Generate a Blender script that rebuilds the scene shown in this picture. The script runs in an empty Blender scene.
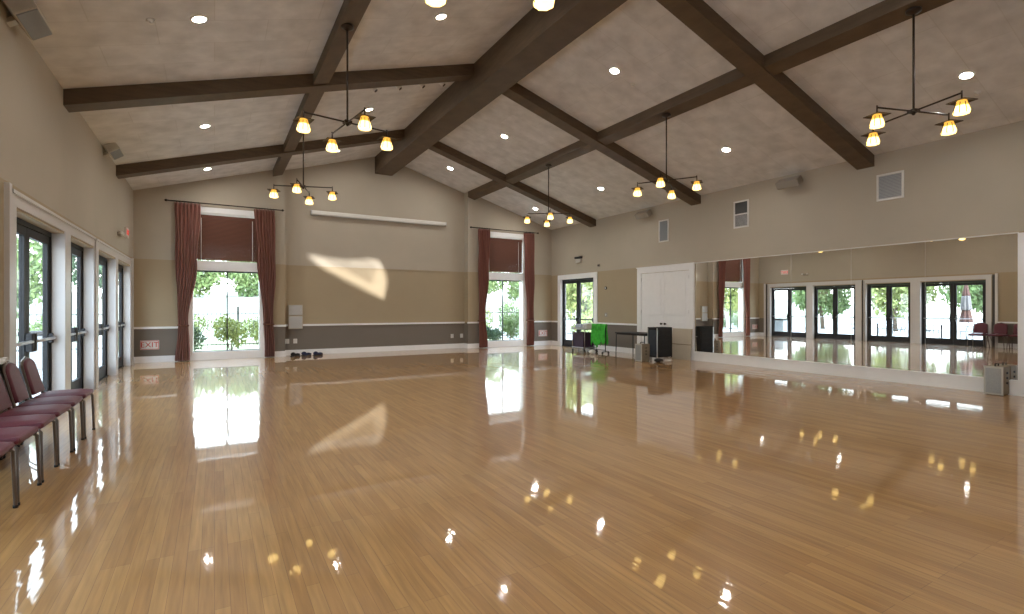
import bpy, bmesh, math, random
from mathutils import Vector, Matrix, Euler
from mathutils.geometry import tessellate_polygon
random.seed(7)
PI = math.pi
S = bpy.context.scene
COL = S.collection
XL, XR, YF, YC, YB = -1.78, 11.12, 15.98, 16.28, -3.2
XM = (XL + XR) / 2
EZ, SL = 4.39, 0.30
CZ, RZ = 2.66, 0.92          # colour change line, chair rail top
def ceil_z(x): return EZ + SL * (min(x, 2 * XM - x) - XL)

# ------------------------------------------------------------ materials
def nodes(name):
    m = bpy.data.materials.new(name); m.use_nodes = True
    nt = m.node_tree; b = nt.nodes['Principled BSDF']
    return m, nt, b
def N(nt, t, **k):
    n = nt.nodes.new(t)
    for a, v in k.items(): setattr(n, a, v)
    return n
def srgb(r, g, b):
    f = lambda c: (c / 255 / 12.92) if c / 255 <= .04045 else ((c / 255 + .055) / 1.055) ** 2.4
    return (f(r), f(g), f(b), 1)
def mat(name, col, rough=.6, metal=0, noise=0, nscale=8, bump=0, bscale=60, stretch=(1, 1, 1), emit=None, es=0, coat=0, dark=None):
    m, nt, b = nodes(name)
    b.inputs['Base Color'].default_value = col
    b.inputs['Roughness'].default_value = rough
    b.inputs['Metallic'].default_value = metal
    b.inputs['Coat Weight'].default_value = coat
    b.inputs['Coat Roughness'].default_value = .1
    tc = N(nt, 'ShaderNodeTexCoord'); mp = N(nt, 'ShaderNodeMapping'); mp.inputs['Scale'].default_value = stretch
    nt.links.new(tc.outputs['Object'], mp.inputs[0])
    if noise:
        n = N(nt, 'ShaderNodeTexNoise'); n.inputs['Scale'].default_value = nscale; n.inputs['Detail'].default_value = 5
        nt.links.new(mp.outputs[0], n.inputs['Vector'])
        mx = N(nt, 'ShaderNodeMix', data_type='RGBA')
        c2 = dark or tuple(c * (1 - noise) for c in col[:3]) + (1,)
        mx.inputs[6].default_value = c2; mx.inputs[7].default_value = tuple(min(1, c * (1 + noise * .6)) for c in col[:3]) + (1,)
        cr = N(nt, 'ShaderNodeMapRange'); cr.inputs[1].default_value = .3; cr.inputs[2].default_value = .7
        nt.links.new(n.outputs['Fac'], cr.inputs[0]); nt.links.new(cr.outputs[0], mx.inputs[0])
        nt.links.new(mx.outputs[2], b.inputs['Base Color'])
    if bump:
        n2 = N(nt, 'ShaderNodeTexNoise'); n2.inputs['Scale'].default_value = bscale; n2.inputs['Detail'].default_value = 3
        nt.links.new(mp.outputs[0], n2.inputs['Vector'])
        bp = N(nt, 'ShaderNodeBump'); bp.inputs['Strength'].default_value = bump; bp.inputs['Distance'].default_value = .01
        nt.links.new(n2.outputs['Fac'], bp.inputs['Height']); nt.links.new(bp.outputs[0], b.inputs['Normal'])
    if emit:
        b.inputs['Emission Color'].default_value = emit; b.inputs['Emission Strength'].default_value = es
    return m

def ceiling_mat():
    m, nt, b = nodes('acoustic_ceiling'); b.inputs['Roughness'].default_value = .95
    tc = N(nt, 'ShaderNodeTexCoord')
    br = N(nt, 'ShaderNodeTexBrick'); br.inputs['Scale'].default_value = 1
    br.inputs['Brick Width'].default_value = 1.2; br.inputs['Row Height'].default_value = .6
    br.inputs['Mortar Size'].default_value = .006; br.inputs['Bias'].default_value = 0
    br.inputs['Color1'].default_value = (.70, .695, .695, 1); br.inputs['Color2'].default_value = (.655, .65, .645, 1)
    br.inputs['Mortar'].default_value = (.61, .60, .585, 1)
    nt.links.new(tc.outputs['Object'], br.inputs['Vector'])
    n = N(nt, 'ShaderNodeTexNoise'); n.inputs['Scale'].default_value = 3.5; n.inputs['Detail'].default_value = 6
    nt.links.new(tc.outputs['Object'], n.inputs['Vector'])
    mx = N(nt, 'ShaderNodeMix', data_type='RGBA', blend_type='MULTIPLY'); mx.inputs[0].default_value = .6
    cr = N(nt, 'ShaderNodeMapRange'); cr.inputs[1].default_value = .3; cr.inputs[2].default_value = .7; cr.inputs[3].default_value = .72; cr.inputs[4].default_value = 1.12
    nt.links.new(n.outputs['Fac'], cr.inputs[0])
    nt.links.new(br.outputs['Color'], mx.inputs[6]); nt.links.new(cr.outputs[0], mx.inputs[7])
    nt.links.new(mx.outputs[2], b.inputs['Base Color'])
    return m

def floor_mat():
    m, nt, b = nodes('maple_floor')
    tc = N(nt, 'ShaderNodeTexCoord'); mp = N(nt, 'ShaderNodeMapping'); mp.inputs['Rotation'].default_value = (0, 0, PI / 2)
    nt.links.new(tc.outputs['Object'], mp.inputs[0])
    br = N(nt, 'ShaderNodeTexBrick'); br.offset = .37; br.offset_frequency = 3; br.inputs['Scale'].default_value = 1
    br.inputs['Brick Width'].default_value = 1.15; br.inputs['Row Height'].default_value = .066
    br.inputs['Mortar Size'].default_value = .0014; br.inputs['Mortar Smooth'].default_value = .6
    br.inputs['Color1'].default_value = (.475, .262, .09, 1); br.inputs['Color2'].default_value = (.385, .197, .064, 1)
    br.inputs['Mortar'].default_value = (.22, .12, .05, 1)
    nt.links.new(mp.outputs[0], br.inputs['Vector'])
    m2 = N(nt, 'ShaderNodeMapping'); m2.inputs['Scale'].default_value = (22, 1.1, 1)
    nt.links.new(tc.outputs['Object'], m2.inputs[0])
    n = N(nt, 'ShaderNodeTexNoise'); n.inputs['Scale'].default_value = 2; n.inputs['Detail'].default_value = 6
    nt.links.new(m2.outputs[0], n.inputs['Vector'])
    cr = N(nt, 'ShaderNodeMapRange'); cr.inputs[1].default_value = .3; cr.inputs[2].default_value = .72; cr.inputs[3].default_value = .8; cr.inputs[4].default_value = 1.15
    nt.links.new(n.outputs['Fac'], cr.inputs[0])
    mx = N(nt, 'ShaderNodeMix', data_type='RGBA', blend_type='MULTIPLY'); mx.inputs[0].default_value = 1
    nt.links.new(br.outputs['Color'], mx.inputs[6]); nt.links.new(cr.outputs[0], mx.inputs[7])
    nt.links.new(mx.outputs[2], b.inputs['Base Color'])
    b.inputs['Roughness'].default_value = .42; b.inputs['Specular IOR Level'].default_value = .35
    b.inputs['Coat Weight'].default_value = 1; b.inputs['Coat Roughness'].default_value = .035; b.inputs['Coat IOR'].default_value = 1.55
    m3 = N(nt, 'ShaderNodeMapping'); m3.inputs['Scale'].default_value = (15, 1.2, 1)
    nt.links.new(tc.outputs['Object'], m3.inputs[0])
    n3 = N(nt, 'ShaderNodeTexNoise'); n3.inputs['Scale'].default_value = 1; n3.inputs['Detail'].default_value = 2
    nt.links.new(m3.outputs[0], n3.inputs['Vector'])
    bp = N(nt, 'ShaderNodeBump'); bp.inputs['Strength'].default_value = .17; bp.inputs['Distance'].default_value = .004
    nt.links.new(n3.outputs['Fac'], bp.inputs['Height']); nt.links.new(bp.outputs[0], b.inputs['Coat Normal'])
    return m

def glass_mat(name='window_glass', refl=.07):
    m = bpy.data.materials.new(name); m.use_nodes = True; nt = m.node_tree; nt.nodes.clear()
    o = N(nt, 'ShaderNodeOutputMaterial'); t = N(nt, 'ShaderNodeBsdfTransparent'); g = N(nt, 'ShaderNodeBsdfGlossy')
    t.inputs[0].default_value = (.94, .97, .96, 1); g.inputs['Roughness'].default_value = .02
    mx = N(nt, 'ShaderNodeMixShader'); mx.inputs[0].default_value = refl
    nt.links.new(t.outputs[0], mx.inputs[1]); nt.links.new(g.outputs[0], mx.inputs[2]); nt.links.new(mx.outputs[0], o.inputs[0])
    return m

def curtain_mat():
    m, nt, b = nodes('rust_curtain_fabric'); b.inputs['Roughness'].default_value = .85
    b.inputs['Sheen Weight'].default_value = .2
    tc = N(nt, 'ShaderNodeTexCoord'); w = N(nt, 'ShaderNodeTexWave'); w.inputs['Scale'].default_value = 7; w.inputs['Distortion'].default_value = .4
    w.bands_direction = 'X'
    nt.links.new(tc.outputs['UV'], w.inputs['Vector'])
    ck = N(nt, 'ShaderNodeTexChecker'); ck.inputs['Scale'].default_value = 46
    nt.links.new(tc.outputs['UV'], ck.inputs['Vector'])
    mx = N(nt, 'ShaderNodeMix', data_type='RGBA')
    mx.inputs[6].default_value = (.24, .075, .055, 1); mx.inputs[7].default_value = (.13, .04, .04, 1)
    nt.links.new(w.outputs['Fac'], mx.inputs[0])
    m2 = N(nt, 'ShaderNodeMix', data_type='RGBA'); m2.inputs[7].default_value = (.36, .17, .09, 1)
    ml = N(nt, 'ShaderNodeMath', operation='MULTIPLY'); ml.inputs[1].default_value = .3
    nt.links.new(ck.outputs['Fac'], ml.inputs[0]); nt.links.new(ml.outputs[0], m2.inputs[0])
    nt.links.new(mx.outputs[2], m2.inputs[6]); nt.links.new(m2.outputs[2], b.inputs['Base Color'])
    b.inputs['Transmission Weight'].default_value = 0
    return m

def blind_mat():
    m, nt, b = nodes('woven_wood_blind'); b.inputs['Roughness'].default_value = .8
    tc = N(nt, 'ShaderNodeTexCoord'); w = N(nt, 'ShaderNodeTexWave'); w.inputs['Scale'].default_value = 9; w.bands_direction = 'Z'; w.inputs['Distortion'].default_value = .6
    nt.links.new(tc.outputs['Object'], w.inputs['Vector'])
    mx = N(nt, 'ShaderNodeMix', data_type='RGBA'); mx.inputs[6].default_value = (.085, .03, .018, 1); mx.inputs[7].default_value = (.17, .065, .038, 1)
    nt.links.new(w.outputs['Fac'], mx.inputs[0]); nt.links.new(mx.outputs[2], b.inputs['Base Color'])
    return m

M = {}
M['wall_hi'] = mat('beige_wall_paint', (.435, .385, .31, 1), .8, noise=.03, nscale=1.5)
M['wall_mid'] = mat('tan_wall_paint', (.385, .31, .205, 1), .75, noise=.03, nscale=1.5)
M['wall_low'] = mat('grey_brown_dado_paint', (.175, .15, .125, 1), .7, noise=.03, nscale=2)
M['white'] = mat('white_trim_paint', (.86, .86, .87, 1), .35, noise=.02)
M['casing'] = mat('pale_grey_casing_paint', (.66, .65, .65, 1), .35, noise=.02)
M['ceil'] = ceiling_mat()
M['floor'] = floor_mat()
M['glass'] = glass_mat()
M['beam'] = mat('dark_stained_beam', (.10, .064, .036, 1), .55, noise=.25, nscale=3, stretch=(1, 1, 6), bump=.15, bscale=25)
M['black'] = mat('black_aluminium', (.012, .012, .015, 1), .55, 0, noise=.1)
M['bronze'] = mat('dark_bronze', (.045, .032, .024, 1), .45, .6)
M['mirror'] = mat('mirror_silver', (.93, .94, .93, 1), .0, 1)
M['curtain'] = curtain_mat()
M['blind'] = blind_mat()
M['maroon'] = mat('maroon_vinyl', (.12, .018, .03, 1), .5, noise=.15, nscale=30, bump=.1, bscale=200)
M['chrome'] = mat('grey_bronze_tube', (.16, .13, .11, 1), .3, .8)
M['steel'] = mat('brushed_steel', (.55, .55, .56, 1), .3, 1)
M['can'] = mat('downlight_lens', (1, 1, 1, 1), .5, emit=(1, .95, .88, 1), es=195)
M['shade'] = mat('cream_art_glass', (.9, .8, .6, 1), .3, emit=(1, .68, .21, 1), es=1.5)
M['amber'] = mat('amber_art_glass', (.8, .5, .12, 1), .3, emit=(1, .50, .07, 1), es=.42)
M['vent'] = mat('pale_grey_vent', (.50, .50, .50, 1), .4, .1, noise=.03)
M['ventd'] = mat('dark_vent_slats', (.10, .10, .10, 1), .5, .1)
M['ventm'] = mat('mid_grey_vent_slats', (.27, .29, .31, 1), .5, .1)
M['spk'] = mat('off_white_speaker', (.50, .48, .44, 1), .5, noise=.03)
M['spkg'] = mat('grey_speaker_cloth', (.27, .29, .31, 1), .8, noise=.15, nscale=200)
M['grille'] = mat('speaker_mesh', (.33, .34, .34, 1), .6, noise=.2, nscale=120)
M['tanside'] = mat('tan_speaker_side', (.21, .165, .11, 1), .6, noise=.1)
M['spkt'] = mat('taupe_speaker', (.30, .265, .225, 1), .6, noise=.03)
M['plate'] = mat('white_plastic', (.7, .69, .66, 1), .4)
M['green'] = mat('bright_green_cloth', (.06, .50, .05, 1), .8, noise=.35, nscale=9, bump=.2, bscale=90)
M['purple'] = mat('dark_purple_fabric', (.035, .012, .04, 1), .7, noise=.4, nscale=8)
M['navy'] = mat('navy_fabric', (.015, .022, .07, 1), .7, noise=.3)
M['cloth'] = mat('pale_blue_towel', (.50, .55, .66, 1), .9, noise=.1, bump=.2)
M['rack'] = mat('black_case', (.008, .008, .009, 1), .75, noise=.2)
M['rackside'] = mat('blue_grey_case_side', (.035, .045, .06, 1), .7, noise=.2)
M['ply'] = mat('beige_board', (.52, .45, .35, 1), .7, noise=.05, nscale=5)
M['red'] = mat('exit_red', (.55, .03, .02, 1), .5)
M['redlit'] = mat('exit_red_lit', (.6, .03, .02, 1), .5, emit=(1, .08, .05, 1), es=.25)
M['concrete'] = mat('patio_concrete', (.62, .61, .59, 1), .9, noise=.05, nscale=2)
M['lawn'] = mat('dry_pale_lawn', (.52, .55, .33, 1), .95, noise=.15, nscale=3)
M['hill'] = mat('pale_dry_slope', (.50, .50, .40, 1), .95, noise=.1, nscale=.5)
M['bark'] = mat('grey_bark', (.16, .12, .09, 1), .9, noise=.3, bump=.4, stretch=(1, 1, .2))
M['leafa'] = mat('mid_green_leaves', (.17, .25, .09, 1), .7, noise=.4, nscale=2)
M['leafb'] = mat('yellow_green_leaves', (.31, .36, .12, 1), .7, noise=.35, nscale=2)
M['leafc'] = mat('blue_green_leaves', (.08, .14, .08, 1), .7, noise=.4, nscale=2)
M['iron'] = mat('black_iron', (.03, .03, .03, 1), .5, .3)
M['parasolr'] = mat('rust_parasol_cloth', (.16, .085, .075, 1), .8)
M['parasolw'] = mat('pale_parasol_cloth', (.26, .25, .26, 1), .8)
M['dark_slot'] = mat('dark_slot', (.06, .055, .05, 1), .8)
M['asphalt'] = mat('roofing', (.2, .19, .18, 1), .9)

# ------------------------------------------------------------ mesh helpers
class B:
    def __init__(s): s.bm = bmesh.new(); s.uv = None
    def box(s, x0, x1, y0, y1, z0, z1, mi=0, bev=0):
        v = [s.bm.verts.new(p) for p in ((x0, y0, z0), (x1, y0, z0), (x1, y1, z0), (x0, y1, z0), (x0, y0, z1), (x1, y0, z1), (x1, y1, z1), (x0, y1, z1))]
        fs = [s.bm.faces.new([v[i] for i in q]) for q in ((3, 2, 1, 0), (4, 5, 6, 7), (0, 1, 5, 4), (1, 2, 6, 5), (2, 3, 7, 6), (3, 0, 4, 7))]
        for f in fs: f.material_index = mi
        if bev:
            es = list({e for f in fs for e in f.edges})
            r = bmesh.ops.bevel(s.bm, geom=es, offset=bev, segments=2, affect='EDGES', profile=.5)
            for f in r['faces']: f.material_index = mi
        return s
    def prism(s, pts, ext, mi=0):
        a = [s.bm.verts.new(p) for p in pts]; b = [s.bm.verts.new(Vector(p) + Vector(ext)) for p in pts]
        fs = [s.bm.faces.new(a[::-1]), s.bm.faces.new(b)]
        n = len(a)
        for i in range(n): fs.append(s.bm.faces.new((a[i], a[(i + 1) % n], b[(i + 1) % n], b[i])))
        for f in fs: f.material_index = mi
        return s
    def tube(s, path, r, n=8, mi=0, cap=True):
        path = [Vector(p) for p in path]; rs = r if isinstance(r, (list, tuple)) else [r] * len(path)
        rings = []; prev = None
        for i, p in enumerate(path):
            d = (path[min(i + 1, len(path) - 1)] - path[max(i - 1, 0)]).normalized()
            if prev is None: u = d.orthogonal().normalized()
            else: u = (prev - d * prev.dot(d)).normalized()
            prev = u; w = d.cross(u)
            rings.append([s.bm.verts.new(p + (u * math.cos(2 * PI * k / n) + w * math.sin(2 * PI * k / n)) * rs[i]) for k in range(n)])
        for a, b in zip(rings, rings[1:]):
            for k in range(n):
                f = s.bm.faces.new((a[k], a[(k + 1) % n], b[(k + 1) % n], b[k])); f.material_index = mi; f.smooth = n > 5
        if cap:
            for q in (rings[0][::-1], rings[-1]): s.bm.faces.new(q).material_index = mi
        return s
    def lathe(s, c, prof, n=16, mi=0, rot=0, smooth=True, cap=True):
        c = Vector(c); rings = [[s.bm.verts.new(c + Vector((r * math.cos(rot + 2 * PI * k / n), r * math.sin(rot + 2 * PI * k / n), z))) for k in range(n)] for r, z in prof]
        for a, b in zip(rings, rings[1:]):
            for k in range(n):
                f = s.bm.faces.new((a[k], a[(k + 1) % n], b[(k + 1) % n], b[k])); f.material_index = mi; f.smooth = smooth
        if cap:
            for q in (rings[0][::-1], rings[-1]): s.bm.faces.new(q).material_index = mi
        return s
    def ball(s, c, r, sc=(1, 1, 1), sub=2, mi=0):
        g = bmesh.ops.create_icosphere(s.bm, subdivisions=sub, radius=r, matrix=Matrix.Translation(c) @ Matrix.Diagonal((*sc, 1)))
        for v in g['verts']:
            for f in v.link_faces: f.smooth = True; f.material_index = mi
        return s
    def xf(s, m):
        bmesh.ops.transform(s.bm, matrix=m, verts=s.bm.verts); return s
    def build(s, name, mats, parent=None, loc=None, rot=None):
        bmesh.ops.recalc_face_normals(s.bm, faces=s.bm.faces)
        me = bpy.data.meshes.new(name); s.bm.to_mesh(me); s.bm.free()
        for m in (mats if isinstance(mats, (list, tuple)) else [mats]): me.materials.append(M[m] if isinstance(m, str) else m)
        o = bpy.data.objects.new(name, me); COL.objects.link(o)
        if parent: o.parent = parent
        if loc: o.location = loc
        if rot: o.rotation_euler = rot
        return o
def tag(o, label, cat, group=None, kind=None):
    o['label'] = label; o['category'] = cat
    if group: o['group'] = group
    if kind: o['kind'] = kind
    return o
def struct(o): o['kind'] = 'structure'; return o
def thing(name, label, cat, loc=(0, 0, 0), rz=0, group=None):
    o = bpy.data.objects.new(name, None); COL.objects.link(o); o.location = loc; o.rotation_euler = (0, 0, rz); o.empty_display_size = .1
    return tag(o, label, cat, group)
def senty(name, loc=(0, 0, 0), rz=0):
    o = bpy.data.objects.new(name, None); COL.objects.link(o); o.location = loc; o.rotation_euler = (0, 0, rz); o.empty_display_size = .1
    return struct(o)
KIDS = {}
def copytree(o, parent=None):
    c = o.copy(); COL.objects.link(c)
    if parent: c.parent = parent
    for ch in [x for x in bpy.data.objects if x.parent == o]: copytree(ch, c)
    return c
def text_part(txt, size, name, m, parent, loc, rot, depth=.002):
    cu = bpy.data.curves.new(name, 'FONT'); cu.body = txt; cu.size = size; cu.extrude = depth; cu.align_x = 'CENTER'; cu.align_y = 'CENTER'
    t = bpy.data.objects.new('tmp', cu); COL.objects.link(t)
    bpy.context.view_layer.update()
    me = bpy.data.meshes.new_from_object(t.evaluated_get(bpy.context.evaluated_depsgraph_get()))
    COL.objects.unlink(t); bpy.data.objects.remove(t)
    me.materials.clear(); me.materials.append(M[m]); me.name = name
    o = bpy.data.objects.new(name, me); COL.objects.link(o); o.parent = parent; o.location = loc; o.rotation_euler = rot
    return o

# ------------------------------------------------------------ room shell
def wall_cells(b, fixed, t, a0, a1, top, holes, axis, bands):
    """boxes of a wall between a0..a1, split at holes and colour bands; fixed..fixed+t is its thickness"""
    As = sorted({a0, a1, *[h[i] for h in holes for i in (0, 1) if a0 < h[i] < a1]})
    Zs = sorted({0, top, *[z for z, _ in bands if 0 < z < top], *[h[i] for h in holes for i in (2, 3) if 0 < h[i] < top]})
    for p, q in zip(As, As[1:]):
        for r, s_ in zip(Zs, Zs[1:]):
            mx, mz = (p + q) / 2, (r + s_) / 2
            if any(h[0] < mx < h[1] and h[2] < mz < h[3] for h in holes): continue
            mi = [m for z, m in bands if mz > z][-1]
            f0, f1 = sorted((fixed, fixed + t))
            if axis == 'x': b.box(f0, f1, p, q, r, s_, mi)
            else: b.box(p, q, f0, f1, r, s_, mi)
BANDS = [(-1, 2), (RZ - .03, 1), (CZ, 0)]
WM = ['wall_hi', 'wall_mid', 'wall_low']

struct(B().box(XL - .3, XR + .3, YB - .3, YC + .3, -.1, 0).build('floor', 'floor'))
c = B()
c.prism([(XL - .7, YB - .5, ceil_z(XL) - .7 * SL), (XM, YB - .5, ceil_z(XM)), (XM, YB - .5, ceil_z(XM) + .15), (XL - .7, YB - .5, ceil_z(XL) - .7 * SL + .15)], (0, YC + .9 - YB, 0))
c.prism([(XR + .7, YB - .5, ceil_z(XL) - .7 * SL), (XM, YB - .5, ceil_z(XM)), (XM, YB - .5, ceil_z(XM) + .15), (XR + .7, YB - .5, ceil_z(XL) - .7 * SL + .15)], (0, YC + .9 - YB, 0))
struct(c.build('ceiling', 'ceil'))

# left wall with four pairs of glass doors (plus unseen pairs added for fill daylight)
DH = 2.42
OPS = [(7.12, 9.12), (9.42, 11.06), (11.44, 13.28), (13.55, 15.38)]
FILL_OPS = [(-2.6, -.8), (-.4, 1.4), (2.0, 3.8), (4.0, 5.8)]
WT = .22
b = B(); wall_cells(b, XL, -WT, YB, YC + .3, EZ, [(o[0], o[1], 0, DH) for o in OPS + FILL_OPS], 'x', BANDS)
struct(b.build('wall_left', WM))
# right wall
RD = (13.45, 15.35)
b = B(); wall_cells(b, XR, WT, YB, YC + .3, EZ, [(RD[0], RD[1], 0, 2.46)], 'x', [(-1, 2), (RZ - .03, 1), (2.63, 0)])
struct(b.build('wall_right', WM))
# far wall
WIN = [(-.52, 1.12), (8.22, 9.86)]
XA, XB = 1.76, 7.60
b = B()
hl = [(w[0], w[1], .0, 4.0) for w in WIN]
wall_cells(b, YF, .3, XL, XA, EZ, hl, 'y', BANDS); wall_cells(b, YF, .3, XB, XR, EZ, hl, 'y', BANDS)
wall_cells(b, YC, .12, XA, XB, EZ, [], 'y', BANDS)
for x0, x1, y, t in ((XL, XA, YF, .3), (XB, XR, YF, .3), (XA, XB, YC, .12)):
    xs = [x0] + ([XM] if x0 < XM < x1 else []) + [x1]
    for p, q in zip(xs, xs[1:]):
        pts = [(p, y, EZ), (q, y, EZ), (q, y, ceil_z(q) + .05), (p, y, ceil_z(p) + .05)]
        if abs(ceil_z(p) - EZ) < 1e-6: pts = [(p, y, EZ), (q, y, EZ), (q, y, ceil_z(q) + .05), (p, y, EZ + .05)]
        b.prism(pts, (0, t, 0), 0)
struct(b.build('wall_far', WM))
# rear wall: unseen opening added, cut to the outline of the sun patch
SUN = Vector((-.02, 1, -.115))
patch = [(2.35, 3.02), (3.12, 2.95), (3.67, 2.93), (4.24, 2.99), (4.60, 2.92), (4.80, 2.5), (4.86, 2.21), (4.73, 1.67), (3.7, 2.18), (2.85, 2.61)]
dt = (YC - YB)
patch_hole = [(x - SUN.x * dt, z - SUN.z * dt) for x, z in patch]
gx0, gx1 = min(p[0] for p in patch_hole) - .1, max(p[0] for p in patch_hole) + .1
gz0, gz1 = min(p[1] for p in patch_hole) - .1, max(p[1] for p in patch_hole) + .04
b = B()
outer = [(XL, 0), (XR, 0), (XR, EZ), (XM, ceil_z(XM) + .02), (XL, EZ)]
tess = tessellate_polygon([[Vector((x, z, 0)) for x, z in outer], [Vector((x, z, 0)) for x, z in patch_hole]])
allp = outer + patch_hole
for y in (YB, YB - .04):
    vs = [b.bm.verts.new((x, y, z)) for x, z in allp]
    for t3 in tess: b.bm.faces.new([vs[i] for i in t3])
struct(b.build('wall_rear', 'wall_hi'))
b = B()
n = len(patch_hole)
for i in range(n):
    p, q = patch_hole[i], patch_hole[(i + 1) % n]; b.tube([(p[0], YB - .02, p[1]), (q[0], YB - .02, q[1])], .02, 6)
for k in (.2, .33, .46, .62, .75):          # slanting bars that follow the lower edge, added to streak the sun patch
    p = Vector(patch_hole[0]).lerp(Vector(patch_hole[4]), k); q = p + (Vector(patch_hole[7]) - Vector(patch_hole[9])) * (1.02 - k) 
    b.tube([(p.x, YB - .02, p.y), (q.x, YB - .02, q.y)], .028, 6)
w9 = struct(b.build('sun_patch_opening', 'white'))

# ---- doors
def glass_door(name, y0, y1, side, h=DH, full=True):
    """pair of black glazed leaves in an opening of a side wall; side=-1 left wall, +1 right wall"""
    x = XL - .17 if side < 0 else XR + .09
    root = senty(name, (x, (y0 + y1) / 2, 0))
    w = (y1 - y0) / 2
    f = B(); f.box(-.04, .04, -w, -w + .045, 0, h); f.box(-.04, .04, w - .045, w, 0, h); f.box(-.04, .04, -w + .045, w - .045, h - .06, h)
    f.box(-.06, .06, -w, w, 0, .012)
    f.build('door_frame', 'black', root)
    for s in (-1, 1):
        a, c_ = (-w + .05, -.005) if s < 0 else (.005, w - .05)
        lf = B(); st = .095
        lf.box(-.025, .025, a, a + st, .015, h - .065); lf.box(-.025, .025, c_ - st, c_, .015, h - .065)
        lf.box(-.025, .025, a + st, c_ - st, h - .065 - .10, h - .065); lf.box(-.025, .025, a + st, c_ - st, .015, .24)
        L = lf.build('door_leaf', 'black', root)
        g = B(); g.box(-.004, .004, a + st, c_ - st, .24, h - .165); g.build('glass_pane', 'glass', L)
        p = B(); i = -side
        p.box(*sorted((i * .028, i * .075)), a + .02, a + .085, .93, 1.06, 0, .008); p.box(*sorted((i * .028, i * .075)), c_ - .085, c_ - .02, .93, 1.06, 0, .008)
        if side < 0:
            yy = c_ - .052 if s < 0 else a + .052
            p.box(*sorted((i * .03, i * .10)), yy - .035, yy + .035, .88, 1.10, 0, .012)
        p.tube([(i * .085, a + .05, 1.0), (i * .085, c_ - .05, 1.0)], .02, 8, 1)
        p.build('panic_bar', ['black', 'steel' if side < 0 else 'black'], L)
    return root
for i, (a, c_) in enumerate(OPS): glass_door('door_%d' % (i + 1), a, c_, -1)
for i, (a, c_) in enumerate(FILL_OPS): glass_door('door_%d' % (i + 7), a, c_, -1)  # added door pairs behind the camera, there only to let daylight in
glass_door('door_5', RD[0], RD[1], 1, 2.46)

# casing boards round the left doors: two units of two openings
PX = XL + .012
def left_casing(name, ya, yb, ops):
    b = B(); top = 2.57
    b.box(XL, PX, ya, yb, DH + .03, top)
    ys = [ya] + [v for o in ops for v in o] + [yb]
    for p, q in zip(ys[::2], ys[1::2]): b.box(XL, PX, p, q, 0, DH + .03)
    b.box(XL, PX + .02, ya - .02, yb + .02, top, top + .035)
    for o in ops:                       # reveals
        for yy, s in ((o[0], 1), (o[1], -1)): b.box(XL - .13, PX - .002, *sorted((yy, yy + s * .012)), 0, DH + .03)
    return struct(b.build(name, 'casing'))
left_casing('trim_1', 6.98, 11.09, OPS[:2])
left_casing('trim_2', 11.21, 15.46, OPS[2:])
def slot(name, y0, y1, z=2.60):
    b = B(); b.box(XL, XL + .012, y0, y1, 0, z, 1); b.box(XL, PX + .015, y0 - .0, y0 + .014, 0, z, 0); 
    return struct(b.build(name, ['casing', 'dark_slot']))
slot('trim_3', 11.115, 11.185); slot('trim_4', 15.485, 15.58)
b = B(); b.box(XL, XL + .012, 6.88, 6.955, 0, 2.6, 1); b.box(XL, PX + .03, 6.80, 6.875, 0, 2.635, 0); struct(b.build('trim_5', ['casing', 'dark_slot']))
b = B(); b.box(XL, PX + .03, 15.60, 15.68, 0, 2.635, 0); struct(b.build('trim_6', ['casing']))
# right wall door casings
b = B(); x0, x1 = XR - .03, XR
b.box(x0, x1, 13.27, 13.45, 0, 2.46); b.box(x0, x1, 15.35, 15.53, 0, 2.46); b.box(x0, x1, 13.27, 15.53, 2.46, 2.62)
for yy, s in ((RD[0], 1), (RD[1], -1)): b.box(XR, XR + WT, *sorted((yy, yy + s * .012)), 0, 2.46)
b.box(XR, XR + WT, RD[0], RD[1], 2.448, 2.46)
struct(b.build('trim_7', 'white'))
# white closet double door
root = senty('door_6', (XR, 10.32, 0))
b = B(); W = .90
b.box(-.04, 0, -1.06, -W, 0, 2.6); b.box(-.04, 0, W, 1.06, 0, 2.6); b.box(-.04, 0, -W, W, 2.44, 2.6); b.box(-.055, 0, -1.08, 1.08, 2.6, 2.625)
b.build('door_frame', 'white', root)
for s in (-1, 1):
    a, c_ = (-W + .01, -.004) if s < 0 else (.004, W - .01)
    l = B(); l.box(-.02, 0, a, c_, .015, 2.43)
    for z0, z1 in ((.25, 1.0), (1.2, 2.25)):
        l.box(-.028, -.02, a + .12, c_ - .12, z0, z1, 0, .006)
    L = l.build('door_leaf', 'white', root)
    k = B(); yy = -.07 if s < 0 else .07
    k.tube([(-.02, yy, .95), (-.06, yy, .95)], .014, 8); k.ball((-.075, yy, .95), .032)
    k.build('door_knob', 'bronze', L)
    hgs = B(); he = a if s < 0 else c_
    for z in (.3, 1.25, 2.2): hgs.tube([(-.03, he, z), (-.03, he, z + .1)], .01, 6)
    hgs.build('hinge', 'steel', L)

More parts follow.
